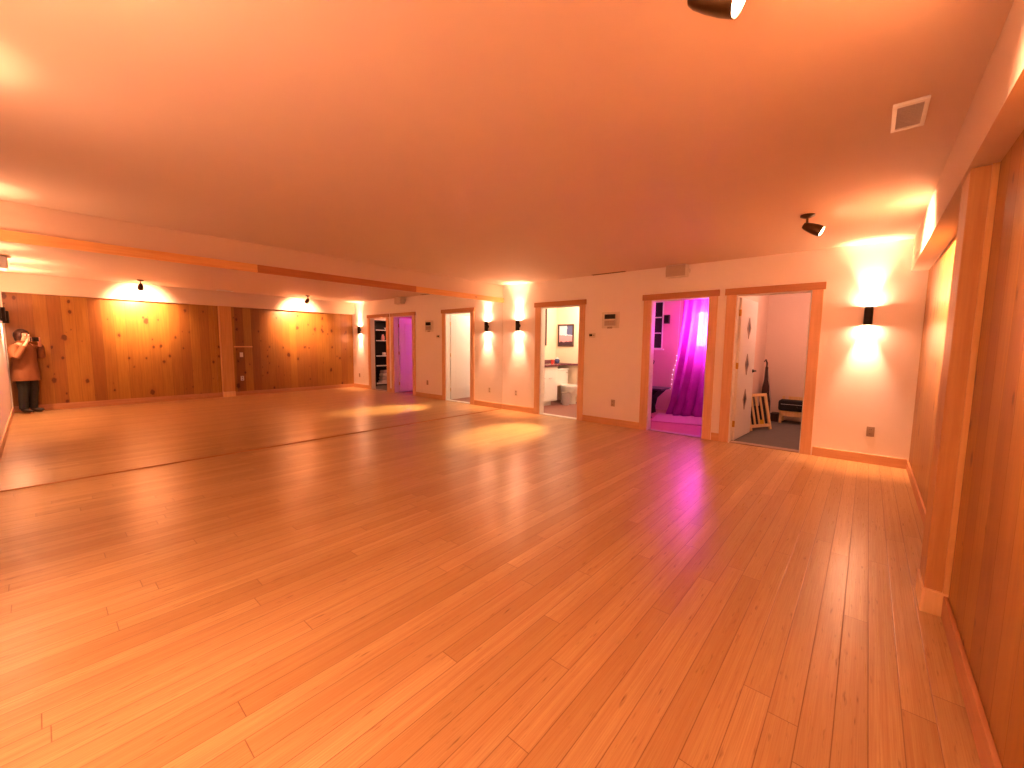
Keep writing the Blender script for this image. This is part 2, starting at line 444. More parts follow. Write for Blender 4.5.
t = thing('control_panel', 'white control panel with two dark displays on the far wall', 'control panel', (-3.29, YF, 1.77))
MB().box(-.16, .16, -.012, 0, -.135, .135).build('backplate', M['plastic'], t, bevel=.005)
MB().box(-.105, .105, -.036, -.012, -.105, .105).build('housing', M['plastic'], t, bevel=.006)
MB().box(-.098, .098, -.039, -.035, .018, .094).build('display', plain('black_display', rgb(22, 16, 14), .25), t, bevel=.003)
k_ = MB().box(-.098, .098, -.039, -.035, -.094, -.006).build('keypad', M['greygrille'], t, bevel=.003)
k2 = MB()
for ix in range(4):
    for iz in range(2): k2.box(-.08+ix*.042, -.05+ix*.042, -.043, -.038, -.078+iz*.034, -.056+iz*.034)
k2.build('buttons', M['greyplate'], k_)
MB().box(-.05, .04, -.03, -.012, -.14, -.108).build('latch', M['greyplate'], t, bevel=.004)
t = thing('thermostat', 'small thermostat left of the control panel', 'thermostat', (-3.63, YF, 1.52))
MB().box(-.062, .062, -.02, 0, -.04, .04).build('housing', M['plastic'], t, bevel=.006)
MB().box(-.05, .008, -.023, -.018, -.016, .02).build('display', M['dark'], t)
MB().lathe([(.012, 0), (.011, .008)], 16, Matrix.Translation((.036, -.019, 0)) @ Matrix.Rotation(PI/2, 4, 'X')).build('dial', M['greyplate'], t, True)

# ceiling register, with louvre
t = thing('ceiling_vent', 'square white framed air vent with grey louvre in the ceiling', 'vent', (.072, 2.985, ZC))
fr = MB()
hx, hy = .066, .162
for b4 in ((-hx, hx, -hy, -hy+.03), (-hx, hx, hy-.03, hy), (-hx, -hx+.018, -hy+.03, hy-.03), (hx-.018, hx, -hy+.03, hy-.03)):
    fr.box(b4[0], b4[1], b4[2], b4[3], -.014, 0)
fr.build('frame', M['white'], t, bevel=.003)
MB().box(-hx+.018, hx-.018, -hy+.03, hy-.03, -.003, 0).build('duct', M['greygrille'], t)
lv = MB()
for k in range(12):
    y = -hy+.04+k*.022
    lv.box(-hx+.018, hx-.018, -.0112, .0112, -.001, .001, Matrix.Translation((0, y, -.009)) @ Matrix.Rotation(.12, 4, 'X'))
lv.build('louvre', M['greygrille'], t)
t = thing('slot_vent', 'thin dark slot vent in the ceiling along the far wall', 'vent', (-3.335, YF-.05, ZC))
MB().box(-.3, .3, -.028, .028, -.006, 0).build('frame', plain('vent_frame', rgb(150, 110, 88), .6), t)
MB().box(-.285, .285, -.016, .016, -.008, -.004).build('slot', M['dark'], t)

# ------------------------------------------------------------------ rooms behind the far wall
YB = YF+WT
ZR = 2.46
def shell(name, x0, x1, yb, mat, fmat, pretty):
    struct('wall_%s_left' % name, MB().box(x0-.05, x0, YB, yb, 0, ZR), mat, 'left wall of the %s' % pretty, cat='wall')
    struct('wall_%s_right' % name, MB().box(x1, x1+.05, YB, yb, 0, ZR), mat, 'right wall of the %s' % pretty, cat='wall')
    struct('wall_%s_back' % name, MB().box(x0-.05, x1+.05, yb, yb+.05, 0, ZR), mat, 'back wall of the %s' % pretty, cat='wall')
    struct('floor_%s' % name, MB().box(x0-.05, x1+.05, YF+.06, yb, -.1, 0), fmat, 'floor of the %s' % pretty, cat='floor')
    struct('ceiling_%s' % name, MB().box(x0-.05, x1+.05, YB, yb+.05, ZR, ZR+.05), M['ceil'], 'ceiling of the %s' % pretty, cat='ceiling')
BX0, BX1, BYB = -5.80, -3.83, 8.34
shell('bathroom', BX0, BX1, BYB, plain('bathroom_paint', rgb(240, 218, 190), .6, var=.02), plain('brown_vinyl', rgb(150, 96, 84), .45, var=.12, scale=12), 'bathroom')
RX0, RX1, RYB = -3.72, -1.70, 8.62
shell('curtain_room', RX0, RX1, RYB, plain('pale_pink_paint', rgb(224, 168, 180), .6, var=.02), plain('worn_wood_floor', rgb(186, 120, 100), .5, var=.1, scale=14), 'curtain room')
SX0, SX1, SYB = -1.47, .42, 9.0
shell('storage', SX0, SX1, SYB, plain('storage_paint', rgb(232, 206, 190), .65, var=.02), plain('grey_concrete', rgb(108, 106, 104), .7, var=.15, scale=10), 'storage room')

def door_leaf(name, hinge, ang, width, label, glass=None, diamonds=False, lever=True, mat=None):
    """leaf hinged at hinge (x, y); local +x runs from hinge to free edge, local -y/+y are its faces"""
    t = thing(name, label, 'door', (hinge[0], hinge[1], 0), ang); t['kind'] = 'structure'
    H_ = 2.03
    lf = MB().box(0, width, -.02, .02, .012, H_).build('leaf', mat or M['white'], t, bevel=.003)
    if glass:
        x0, x1, z0, z1 = glass
        g = MB()
        for s_ in (-1, 1):
            y = s_*.022
            for b4 in ((x0-.03, x1+.03, z0-.03, z0), (x0-.03, x1+.03, z1, z1+.03), (x0-.03, x0, z0, z1), (x1, x1+.03, z0, z1)):
                g.box(b4[0], b4[1], y-.006, y+.006, b4[2], b4[3])
        g.build('lite_frame', mat or M['white'], t, bevel=.002)
        MB().box(x0, x1, -.023, .023, z0, z1).build('lite', plain('frosted_lite', rgb(236, 232, 240), .3, var=.02), t)
    if diamonds:
        for zc in (1.62, 1.09, .57):
            cx = width*.50; a_, c_ = .09, .155
            fr = MB()
            outer = [(cx, zc-c_), (cx+a_, zc), (cx, zc+c_), (cx-a_, zc)]
            inn = [(cx, zc-c_*.72), (cx+a_*.72, zc), (cx, zc+c_*.72), (cx-a_*.72, zc)]
            for s_ in (-1, 1):
                for k in range(4):
                    q = [outer[k], outer[(k+1) % 4], inn[(k+1) % 4], inn[k]]
                    fr.prism(q, s_*.018, s_*.028, axis=1)
            f_ = fr.build('diamond_frame', M['greyplate'], t)
            MB().prism(inn, -.0235, .0235, axis=1).build('diamond_lite', plain('bevelled_lite', rgb(120, 124, 134), .12, var=.25, scale=40), f_)
    for z in (.25, 1.08, 1.82):
        MB().box(-.012, .006, -.021, .021, z-.045, z+.045).build('hinge', M['brass'], t, bevel=.002)
    for s_ in (-1, 1):
        hx_ = width-.065
        h = MB().lathe([(.027, 0), (.027, .008), (.012, .012), (.012, .045)], 20, Matrix.Translation((hx_, s_*.02, .98)) @ Matrix.Rotation(-s_*PI/2, 4, 'X'))
        h.box(hx_-.11, hx_+.012, s_*.06-.009, s_*.06+.009, .97, .99)
        h.build('lever_handle', M['black'], t, True)
    return t
door_leaf('door_1', (-3.893, YB+.012), PI/2+.02, .83, 'white bathroom door standing open with a black lever handle')
door_leaf('door_2', (-1.775, YB+.012), PI/2+.02, .82, 'white half glazed door standing open in the curtain room', glass=(.2, .66, 1.02, 1.86))
door_leaf('door_3', (-1.39, YB+.012), PI/2-.055, .82, 'white door with three diamond windows standing open in the storage doorway', diamonds=True)

# ---- bathroom things
t = thing('vanity_cabinet', 'white vanity cabinet left inside the bathroom', 'cabinet', (BX0, 7.12, 0))
MB().box(0.005, .55, -.5, .52, .1, .87).build('carcass', M['white'], t, bevel=.003)
MB().box(0.005, .46, -.5, .4, 0, .1).build('toe_kick', M['white'], t)
for k, (y0, y1) in enumerate(((-.49, -.005), (.005, .49))):
    d_ = MB().box(.55, .57, y0, y1, .12, .86).build('cabinet_door', M['white'], t, bevel=.004)
    yy = y1-.05 if k == 0 else y0+.2
    MB().tube([(.57, yy-.05, .62), (.595, yy-.05, .62), (.595, yy+.05, .62), (.57, yy+.05, .62)], .006).build('handle', M['greygrille'], d_, True)
t = thing('banjo_countertop', 'dark countertop running from the vanity over the toilet tank', 'countertop', (BX0, 7.5, .87))
MB().prism([(.003, -.86), (.6, -.86), (.6, .17), (.36, .22), (.36, .70), (1.9, .70), (1.9, .83), (.003, .83)], 0, .045).build('slab', plain('plum_counter', rgb(118, 66, 74), .25, var=.1), t, bevel=.006)
MB().box(0.003, .02, -.86, .83, .045, .12).build('backsplash', plain('plum_splash', rgb(118, 66, 74), .3), t, bevel=.003)
# toilet, facing +X, tank against the left wall
t = thing('toilet', 'white toilet under the dark bathroom countertop', 'toilet', (BX0, 8.03, 0))
cer = plain('white_ceramic', rgb(244, 240, 234), .15, var=.01)
MB().box(.02, .42, -.25, .25, .40, .76).build('tank', cer, t, bevel=.02)
MB().box(.012, .432, -.26, .26, .76, .795).build('tank_lid', cer, t, bevel=.01)
def oval(cx, a, b2, n=28): return [(cx+.16+a*math.cos(2*PI*k/n)*(1 if math.cos(2*PI*k/n) > 0 else .85), b2*math.sin(2*PI*k/n)) for k in range(n)]
def loft(rows):
    m_ = MB(); rings = []
    for (pts, z) in rows: rings.append([m_.bm.verts.new((x, y, z)) for x, y in pts])
    n = len(rings[0])
    for a, b2 in zip(rings, rings[1:]):
        for k in range(n): m_.bm.faces.new((a[k], a[(k+1) % n], b2[(k+1) % n], b2[k]))
    m_.bm.faces.new(list(reversed(rings[0]))); m_.bm.faces.new(rings[-1]); return m_
loft([(oval(.42, .22, .12), 0), (oval(.42, .21, .11), .05), (oval(.43, .2, .1), .16), (oval(.47, .26, .16), .3), (oval(.48, .28, .19), .37), (oval(.48, .28, .19), .39)]).build('bowl', cer, t, True)
loft([(oval(.48, .29, .2), .39), (oval(.48, .29, .2), .41)]).build('seat', cer, t, True)
loft([(oval(.48, .285, .195), .412), (oval(.48, .28, .19), .43)]).build('seat_lid', cer, t, True)
MB().tube([(.422, .18, .7), (.445, .18, .7), (.45, .11, .695)], .008).build('flush_lever', M['chrome'], t, True)
t = thing('waste_bin', 'small grey waste bin between the vanity and the toilet', 'bin', (BX0+.72, 7.74, 0))
MB().lathe([(.075, 0), (.08, .005), (.1, .27), (.097, .27), (.078, .01)], 24, cap=True).build('bucket', M['greygrille'], t, True)
MB().lathe([(.104, .265), (.104, .28), (.098, .28), (.098, .265)], 24, cap=False).build('rim', M['greyplate'], t, True)
t = thing('cup', 'red cup standing on the bathroom countertop', 'cup', (BX0+.44, 7.58, .917))
rc = plain('red_plastic', rgb(214, 70, 60), .35)
MB().lathe([(.028, 0), (.036, .1), (.033, .1), (.026, .006)], 20).build('cup_body', rc, t, True)
MB().tube([(.034, 0, .085), (.058, 0, .075), (.058, 0, .035), (.031, 0, .025)], .005).build('cup_handle', rc, t, True)
t = thing('ceramic_jar', 'blue and white jar on the countertop above the toilet', 'jar', (BX0+.27, 8.02, .917))
MB().lathe([(.04, 0), (.058, .03), (.06, .07), (.045, .1), (.04, .105)], 22).build('jar_body', plain('blue_glaze', rgb(70, 78, 132), .25, var=.2), t, True)
MB().lathe([(.045, .105), (.042, .118), (.012, .125), (.014, .14), (.004, .146)], 20).build('jar_lid', M['white'], t, True)
t = thing('framed_picture', 'dark framed seascape picture on the bathroom back wall', 'picture', (-5.51, BYB, 1.575))
f_ = MB()
for b4 in ((-.225, .225, -.265, -.23), (-.225, .225, .23, .265), (-.225, -.19, -.23, .23), (.19, .225, -.23, .23)): f_.box(b4[0], b4[1], -.025, 0, b4[2], b4[3])
f_.build('frame', M['darkwood'], t, bevel=.003)
m, nt, b = newmat('picture_print')
s = sep(nt, objco(nt)); n_ = noise(nt, objco(nt), 9, 3)
zz = math_(nt, 'ADD', s[2], math_(nt, 'MULTIPLY', math_(nt, 'SUBTRACT', n_, .5), .08))
c0 = mix(nt, math_(nt, 'GREATER_THAN', zz, -.15), rgb(70, 46, 60), rgb(238, 160, 170))
c0 = mix(nt, math_(nt, 'GREATER_THAN', zz, .0), c0, rgb(226, 232, 250))
right = math_(nt, 'MULTIPLY', math_(nt, 'GREATER_THAN', math_(nt, 'ADD', s[0], math_(nt, 'MULTIPLY', n_, .12)), .09), math_(nt, 'GREATER_THAN', zz, .02))
c0 = mix(nt, right, c0, rgb(96, 104, 150))
nt.links.new(c0, b.inputs['Base Color']); b.inputs['Roughness'].default_value = .25
MB().box(-.19, .19, -.012, 0, -.23, .23).build('print', m, t)
t = thing('bathroom_mirror', 'dark framed mirror edge on the bathroom left wall', 'mirror', (BX0, 7.47, 1.76))
f_ = MB()
for b4 in ((-.45, -.37, -.43, .43), (.37, .45, -.43, .43), (-.37, .37, -.43, -.38), (-.37, .37, .38, .43)): f_.box(0, .03, b4[0], b4[1], b4[2], b4[3])
f_.build('frame', M['darkwood'], t, bevel=.003)
MB().box(.002, .012, -.37, .37, -.38, .38).build('mirror_glass', M['mirror'], t)
t = thing('bathroom_light', 'white dome lamp on the bathroom ceiling', 'ceiling lamp', (-4.62, 7.7, ZR))
MB().lathe([(.14, 0), (.14, -.02), (.12, -.025)], 28).build('base', M['white'], t, True)
MB().lathe([(.125, -.022), (.12, -.05), (.085, -.085), (.03, -.1)], 28).build('dome', emit('lit_dome', (1, .76, .5, 1), 6), t, True)
lamp('bulb', 'POINT', (0, 0, -.18), 14, (1, .77, .60), t, shadow_soft_size=.08)
lamp('bulb_beam', 'SPOT', (0, -.02, -.14), 460, (1, .60, .27), t, (.5, -3.0, -2.3), spot_size=math.radians(21), spot_blend=.8, shadow_soft_size=.04)  # extra spot added in the dome to throw the pool on the studio floor

# ---- curtain room things
t = thing('rug', 'pale pink rug lying askew on the curtain room floor', 'rug', (-2.62, 7.72, 0), math.radians(14))
MB().box(-.38, .8, -.48, .5, .0, .014).build('pile', plain('pale_rug', rgb(204, 166, 166), .95, var=.08, scale=80, bumps=.3), t, bevel=.005)
MB().box(-.38, .8, -.52, -.48, .0, .012).build('border', plain('rug_edge', rgb(190, 140, 140), .95), t)
# dark window
def window(name, x0, x1, z0, z1, y, nx, nz, glassmat, label, framem, fw=.035):
    t = thing(name, label, 'window', ((x0+x1)/2, y, z0)); t['kind'] = 'structure'
    w_, h_ = x1-x0, z1-z0
    f_ = MB()
    for b4 in ((-w_/2, w_/2, 0, fw), (-w_/2, w_/2, h_-fw, h_), (-w_/2, -w_/2+fw, fw, h_-fw), (w_/2-fw, w_/2, fw, h_-fw)):
        f_.box(b4[0], b4[1], -.035, 0, b4[2], b4[3])
    f_.build('window_frame', framem, t, bevel=.003)
    mu = MB()
    for k in range(1, nx): mu.box(-w_/2+w_*k/nx-.01, -w_/2+w_*k/nx+.01, -.026, 0, .035, h_-.035)
    for k in range(1, nz): mu.box(-w_/2+.035, w_/2-.035, -.025, 0, h_*k/nz-.011, h_*k/nz+.011)
    mu.build('muntins', framem, t)
    MB().box(-w_/2+fw-.004, w_/2-fw+.004, -.01, 0, fw-.004, h_-fw+.004).build('panes', glassmat, t)
    MB().box(-w_/2-.04, w_/2+.04, -.07, 0, -.03, 0).build('window_sill', framem, t, bevel=.003)
    return t
window('window_1', -3.66, -3.28, 1.29, 2.27, RYB, 1, 3, plain('night_pane', rgb(12, 10, 26), .1, var=.1), 'dark paned window left in the curtain room', M['white'], .016)
window('window_2', -2.62, -1.98, 1.32, 2.05, RYB, 1, 1, emit('bright_pane', (1, .80, .96, 1), 15), 'brightly lit window behind the purple curtain', M['white'])
t = thing('wall_box', 'small dark box on the wall right of the dark window', 'box', (-3.20, RYB, 1.9))
MB().box(-.055, .055, -.06, 0, -.09, .09).build('case', M['darkwood'], t, bevel=.006)
MB().box(-.04, .04, -.066, -.058, -.07, .07).build('cover', M['black'], t, bevel=.004)
# curtain
def curtain():
    bm = bmesh.new(); nu, nv = 90, 40; V = []
    for j in range(nv+1):
        v = j/nv; z = 2.42-2.405*v; row = []
        for i in range(nu+1):
            u = i/nu
            xl = -2.80-.17*v**1.4; xr = -1.82
            x = xl+(xr-xl)*u
            ph = 2*PI*(6.5*u + .55*v*math.sin(2*u+1))
            amp = .022+.05*v
            y = 8.36 - .16*v**3 + amp*math.sin(ph) + .03*math.sin(2*PI*(2.1*u-.8*v))*v
            x += .018*math.sin(ph*2+1)*v
            if v > .9: y -= (v-.9)*1.6*(.4+.6*math.sin(5*u+.6)**2)
            row.append(bm.verts.new((x, y, z)))
        V.append(row)
    for j in range(nv):
        for i in range(nu): bm.faces.new((V[j][i], V[j][i+1], V[j+1][i+1], V[j+1][i]))
    m_ = MB(); m_.bm.free(); m_.bm = bm; return m_
m, nt, b = newmat('sheer_magenta_cloth')
tr = N(nt, 'ShaderNodeBsdfTranslucent'); df = N(nt, 'ShaderNodeBsdfDiffuse'); tp = N(nt, 'ShaderNodeBsdfTransparent')
wv = noise(nt, objco(nt), 6, 3)
cc = mix(nt, wv, rgb(204, 84, 196), rgb(226, 110, 220))
nt.links.new(cc, tr.inputs['Color']); nt.links.new(cc, df.inputs['Color'])
tp.inputs['Color'].default_value = rgb(240, 170, 248)
a_ = N(nt, 'ShaderNodeMixShader'); a_.inputs[0].default_value = .6
nt.links.new(df.outputs[0], a_.inputs[1]); nt.links.new(tr.outputs[0], a_.inputs[2])
b_2 = N(nt, 'ShaderNodeMixShader'); b_2.inputs[0].default_value = .24
nt.links.new(a_.outputs[0], b_2.inputs[1]); nt.links.new(tp.outputs[0], b_2.inputs[2])
nt.links.new(b_2.outputs[0], nt.nodes['Material Output'].inputs['Surface'])
M['curtain'] = m
t = thing('curtain', 'sheer purple curtain hanging to the floor in front of the bright window', 'curtain', (0, 0, 0))
co = curtain().build('cloth', M['curtain'], t, True)
so = co.modifiers.new('thick', 'SOLIDIFY'); so.thickness = .002
MB().tube([(-3.0, 8.36, 2.43), (-1.72, 8.36, 2.43)], .012, 12).build('curtain_rod', M['black'], t, True)
lamp('pink_window_fill', 'AREA', (-2.3, RYB-.03, 1.68), 8, (1, .47, .70), None, (0, -1, 0), shape='RECTANGLE', size=.6, size_y=.7)  # pink area light added at the bright pane to tint the room
# string lights at curtain's left edge
t = thing('string_lights', 'string of tiny pale lights down the left edge of the curtain', 'string lights', (0, 0, 0))
pts = [(-2.86-.03*k*.5+.012*math.sin(k*1.3), 8.30, 1.16-.095*k) for k in range(8)]
pts = [(-2.84, 8.30, 2.4)] + [(-2.85, 8.30, 1.7)] + pts
MB().tube(pts, .003, 6).build('wire', M['white'], t, True)
for p in pts[2:]:
    MB().ball((p[0], p[1]-.008, p[2]), .010, seg=10).build('bulb', emit('tiny_bulb', (1, .6, .75, 1), 1.2), t, True)
# dark side table with flared pedestal
t = thing('side_table', 'black side table with a flared base at the left of the curtain room', 'table', (-3.32, 7.98, 0))
MB().box(-.38, .40, -.26, .26, .50, .53).build('tabletop', plain('dark_table_top', rgb(66, 48, 66), .3), t, bevel=.006)
MB().prism([(-.36, 0), (.12, 0), (.10, .12), (.14, .3), (.33, .5), (-.37, .5)], -.24, .24, axis=1).build('pedestal', M['blackcloth'], t)
t = thing('iron_candle_stand', 'slim twisted iron candle stand beside the left jamb of the curtain room', 'candle stand', (-3.08, 7.50, 0))
MB().lathe([(.09, 0), (.085, .012), (.02, .025), (.012, .03)], 20).build('foot', M['black'], t, True)
MB().tube([(.008*math.cos(k*.9), .008*math.sin(k*.9), .03+k*.055) for k in range(18)], .008).build('stem', M['black'], t, True)
MB().tube([(0, 0, .93), (.03, 0, .99), (.075, 0, 1.02), (.085, 0, 1.07), (.05, 0, 1.09)], .008).build('arm', M['black'], t, True)
MB().lathe([(.008, .96), (.03, .975), (.034, 1.0), (.03, 1.0), (.006, .98)], 16).build('cup', M['black'], t, True)

# ---- storage room things
t = thing('wooden_bench', 'small light wood bench against the storage room back wall', 'bench', (-.80, 8.78, 0))
MB().box(-.33, .45, -.15, .15, .2, .225).build('seat', M['lightwood'], t, bevel=.004)
MB().box(-.24, .45, .13, .152, .27, .46).build('backrest', M['lightwood'], t, bevel=.004)
MB().box(-.33, .45, -.15, -.13, .13, .2).build('apron', M['lightwood'], t, bevel=.003)
for x in (-.33, .41):
    for y in (-.15, .112):
        MB().box(x, x+.04, y, y+.04, 0, .2 if y < 0 else .46).build('leg', M['lightwood'], t, bevel=.003)
t = thing('black_case', 'black zipped case lying on the small wooden bench', 'case', (-.77, 8.745, .226))
MB().box(-.38, .38, -.15, .12, 0, .185).build('case_body', M['blackcloth'], t, bevel=.03)
MB().tube([(-.34, -.150, .12), (0, -.152, .12), (.34, -.150, .12)], .004).build('zip', M['greygrille'], t, True)
MB().tube([(-.1, -.148, .09), (-.09, -.17, .075), (.09, -.17, .075), (.1, -.148, .09)], .008).build('handle', M['black'], t, True)
t = thing('slatted_frame', 'light wood slatted frame leaning in the storage room by the open door', 'wooden frame', (-1.235, 7.62, 0), math.radians(62))
RL = Matrix.Rotation(math.radians(-13), 4, 'X')
def lean(b4): return MB().box(*b4, mat=RL)
for x in (-.24, .2): lean((x, x+.05, -.012, .012, 0.004, .60)).build('stile', M['lightwood'], t, bevel=.003)
for z in (.55, .05): lean((-.19, .2, -.012, .012, z, z+.05)).build('rail', M['lightwood'], t, bevel=.003)
for x in (-.12, -.02, .08): lean((x, x+.035, -.008, .008, .1, .55)).build('slat', M['lightwood'], t, bevel=.002)
lean((-.19, .2, .013, .03, .08, .40)).build('backing', M['blackcloth'], t)
lean((.0, .08, -.018, -.012, .1, .17)).build('tag', plain('yellow_tag', rgb(226, 176, 40), .5), t)
t = thing('dark_panel', 'dark framed panel leaning behind the slatted wooden frame', 'panel', (-1.355, 7.78, 0), math.radians(84))
RL = Matrix.Rotation(math.radians(-8), 4, 'X')
lean((-.22, .22, -.006, .006, .02, .52)).build('board', M['darkwood'], t)
for b4 in ((-.24, .24, -.012, .012, .004, .03), (-.24, .24, -.012, .012, .51, .535), (-.24, -.215, -.012, .012, .03, .51), (.215, .24, -.012, .012, .03, .51)):
    lean(b4).build('frame_bar', M['black'], t)
# tall soft bag standing in the corner
t = thing('instrument_bag', 'tall dark brown instrument bag leaning in the storage room corner', 'bag', (-1.355, 8.62, 0))
prof = [(.12, .0), (.15, .03), (.165, .2), (.15, .36), (.11, .5), (.10, .62), (.06, .74), (.045, .88), (.04, .98), (.02, 1.0)]
bagm = plain('brown_canvas', rgb(66, 34, 28), .8, var=.2, scale=40)
mb_ = MB().lathe(prof, 24)
for v in mb_.bm.verts: v.co = Vector((v.co.x*.55 - .03*v.co.z, v.co.y*.9 + .12*v.co.z, v.co.z))
mb_.build('bag_body', bagm, t, True)
MB().tube([(-.03, .12, .98), (-.03, .12, 1.06), (-.05, .10, 1.12), (-.07, .09, 1.08)], .014).build('strap', bagm, t, True)
MB().tube([(.088, .0, .1), (.078, .05, .4), (.03, .085, .7), (-.012, .11, .95)], .006).build('zip', M['greygrille'], t, True)
t = thing('floor_box', 'low dark box on the floor beside the small bench', 'box', (-1.22, 8.80, 0))
MB().box(-.05, .06, -.1, .1, 0, .13).build('box_body', M['darkwood'], t, bevel=.004)
MB().box(-.055, .065, -.105, .105, .13, .15).build('lid', M['darkwood'], t, bevel=.004)
# shelf unit seen in the mirror
t = thing('shelf_unit', 'dark storage shelves with white boards seen in the mirror', 'shelves', (.40, 7.33, 0), -PI/2)
MB().box(-.46, .46, -.01, 0.0, 0, 2.03).build('back_panel', M['blackcloth'], t)
for x in (-.46, .44): MB().box(x, x+.02, -.3, -.01, 0, 2.03).build('side_panel', M['black'], t)
SH = (.06, .62, .93, 1.41, 1.74)
for z in SH: MB().box(-.44, .44, -.3, -.01, z, z+.022).build('shelf', M['white'], t)
MB().box(-.46, .46, -.3, -.01, 2.03, 2.05).build('top_panel', M['black'], t)
for k in range(4):
    c_ = [(226, 214, 210), (206, 190, 186), (232, 222, 220), (190, 172, 176)][k]
    o = MB().box(-.2, .2, -.12, .12, 0, .1).build('folded_blanket', plain('blanket_%d' % k, rgb(*c_), .95, var=.12, scale=50), None, bevel=.04)
    o.location = (.24, 7.33-.05+.02*k, .083+.102*k); o.rotation_euler = (0, 0, PI/2)
    tag(o, ['bottom', 'second lowest', 'second highest', 'topmost'][k]+' folded blanket in the stack on the dark shelves', 'blanket', 'folded blankets on the shelves')
o = MB().lathe([(.05, 0), (.055, .01), (.055, .09), (.05, .1)], 20).build('tin', plain('pale_tin', rgb(210, 198, 190), .4), None, True); o.location = (.24, 7.25, .953)
tag(o, 'pale round tin on the dark shelves', 'tin')
o = MB().lathe([(.04, 0), (.06, .05), (.05, .12), (.03, .16), (.032, .19)], 20).build('vase', plain('pink_glaze', rgb(214, 150, 146), .3), None, True); o.location = (.24, 7.22, 1.433)
tag(o, 'pinkish vase on the second shelf from the top', 'vase')
o = MB().lathe([(.03, 0), (.075, .05), (.08, .07), (.074, .07), (.028, .008)], 22).build('bowl', M['white'], None, True); o.location = (.24, 7.36, 1.763)
tag(o, 'white bowl on the top shelf', 'bowl')
lamp_t = thing('storage_fill_light', 'unseen white ceiling lamp added to brighten the storage room', 'ceiling lamp', (-.55, 7.6, ZR))  # added lamp out of view, brightens the storage room walls
MB().lathe([(.1, 0), (.1, -.02), (.085, -.025)], 24).build('base', M['white'], lamp_t, True)
MB().lathe([(.09, -.022), (.08, -.05), (.03, -.075)], 24).build('dome', emit('dim_dome', (1, .8, .72, 1), 1.5), lamp_t, True)
lamp('bulb', 'POINT', (0, 0, -.14), 8, (1, .46, .33), lamp_t, shadow_soft_size=.06)

# ------------------------------------------------------------------ photographer, seen in the mirror
PX, PY, PA = .16, -.155, math.radians(41)
person = thing('person', 'person in an orange-brown coat and dark trousers taking the photo, seen in the mirror', 'person', (PX, PY, 0), PA)
def skin(name, verts, edges, radii, mat, parent, root=0, sub=2):
    me = bpy.data.meshes.new(name); me.from_pydata([Vector(v) for v in verts], edges, []); me.materials.append(mat)
    o = bpy.data.objects.new(name, me); COL.objects.link(o); o.parent = parent
    o.modifiers.new('skin', 'SKIN').use_smooth_shade = True
    for i, r in enumerate(radii):
        d = me.skin_vertices[0].data[i]
        d.radius = r if isinstance(r, tuple) else (r, r)
        d.use_root = (i == root)
    sb_ = o.modifiers.new('sub', 'SUBSURF'); sb_.levels = sub; sb_.render_levels = sub
    return o
class Sk:
    def __init__(s): s.v, s.e, s.r = [], [], []
    def add(s, p, r, frm=None):
        s.v.append(p); s.r.append(r)
        if frm is not None: s.e.append((frm, len(s.v)-1))
        return len(s.v)-1
    def chain(s, frm, items):
        for p, r in items: frm = s.add(p, r, frm)
        return frm
skinm = plain('skin_tone', rgb(226, 170, 140), .5, var=.05)
k = Sk()
pel = k.add((0, 0, .80), (.13, .10))
wst = k.add((0, 0, .95), (.115, .085), pel)
che = k.add((0, .01, 1.10), (.13, .095), wst)
sho = k.add((0, 0, 1.22), (.09, .075), che)
nek = k.add((0, .0, 1.30), .048, sho)
hd1 = k.add((0, .012, 1.365), (.062, .074), nek)
hd2 = k.add((0, .004, 1.43), (.074, .09), hd1)
hd3 = k.add((0, .0, 1.485), (.06, .072), hd2)
PHY = .192
for sx in (-1, 1):
    a = k.chain(sho, [((sx*.10, 0, 1.225), .062), ((sx*.165, .0, 1.20), .052), ((sx*.215, .03, 1.09), .043), ((sx*.225, .065, 1.01), .038),
                      ((sx*.185, .115, 1.13), .034), ((sx*.135, .15, 1.25), .026)])
    pm = k.chain(a, [((sx*.118, .160, 1.285), (.024, .018)), ((sx*.100, .168, 1.325), (.032, .016))])
    # four fingers curl along the back of the phone ends, thumb on its screen side
    for q in range(4):
        z = 1.315+.021*q; L = (.9, 1.05, 1.0, .82)[q]
        k.chain(pm, [((sx*.098, .180, z+.008), .010), ((sx*.086, .1885+.012, z+.006), .0085), ((sx*(.086-.024*L), .205, z+.003), .0078)])
    k.chain(pm, [((sx*.088, .158, 1.335), .0115), ((sx*.068, .166, 1.352), .0095), ((sx*.052, .174, 1.358), .0082)])
    k.chain(pel, [((sx*.075, 0, .74), .088), ((sx*.085, .012, .56), .066), ((sx*.085, .02, .44), .052), ((sx*.085, .0, .28), .048), ((sx*.085, -.015, .09), .035), ((sx*.09, .0, .045), .036), ((sx*.1, .09, .03), .030), ((sx*.105, .14, .024), .02)])
body = skin('body', k.v, k.e, k.r, skinm, person)
# face
MB().ball((0, .098, 1.405), .013, .8, 1, 1.5).build('nose', skinm, person, True)
for sx in (-1, 1):
    e_ = MB().ball((sx*.03, .080, 1.425), .0125).build('eye', M['white'], person, True)
    MB().ball((sx*.03, .0905, 1.425), .006).build('iris', M['dark'], e_, True)
    MB().ball((sx*.076, .0, 1.415), .02, .4, .8, 1.5).build('ear', skinm, person, True)
MB().ball((0, .082, 1.372), .02, 1.1, .4, .35).build('mouth', plain('lips', rgb(176, 92, 82), .4), person, True)
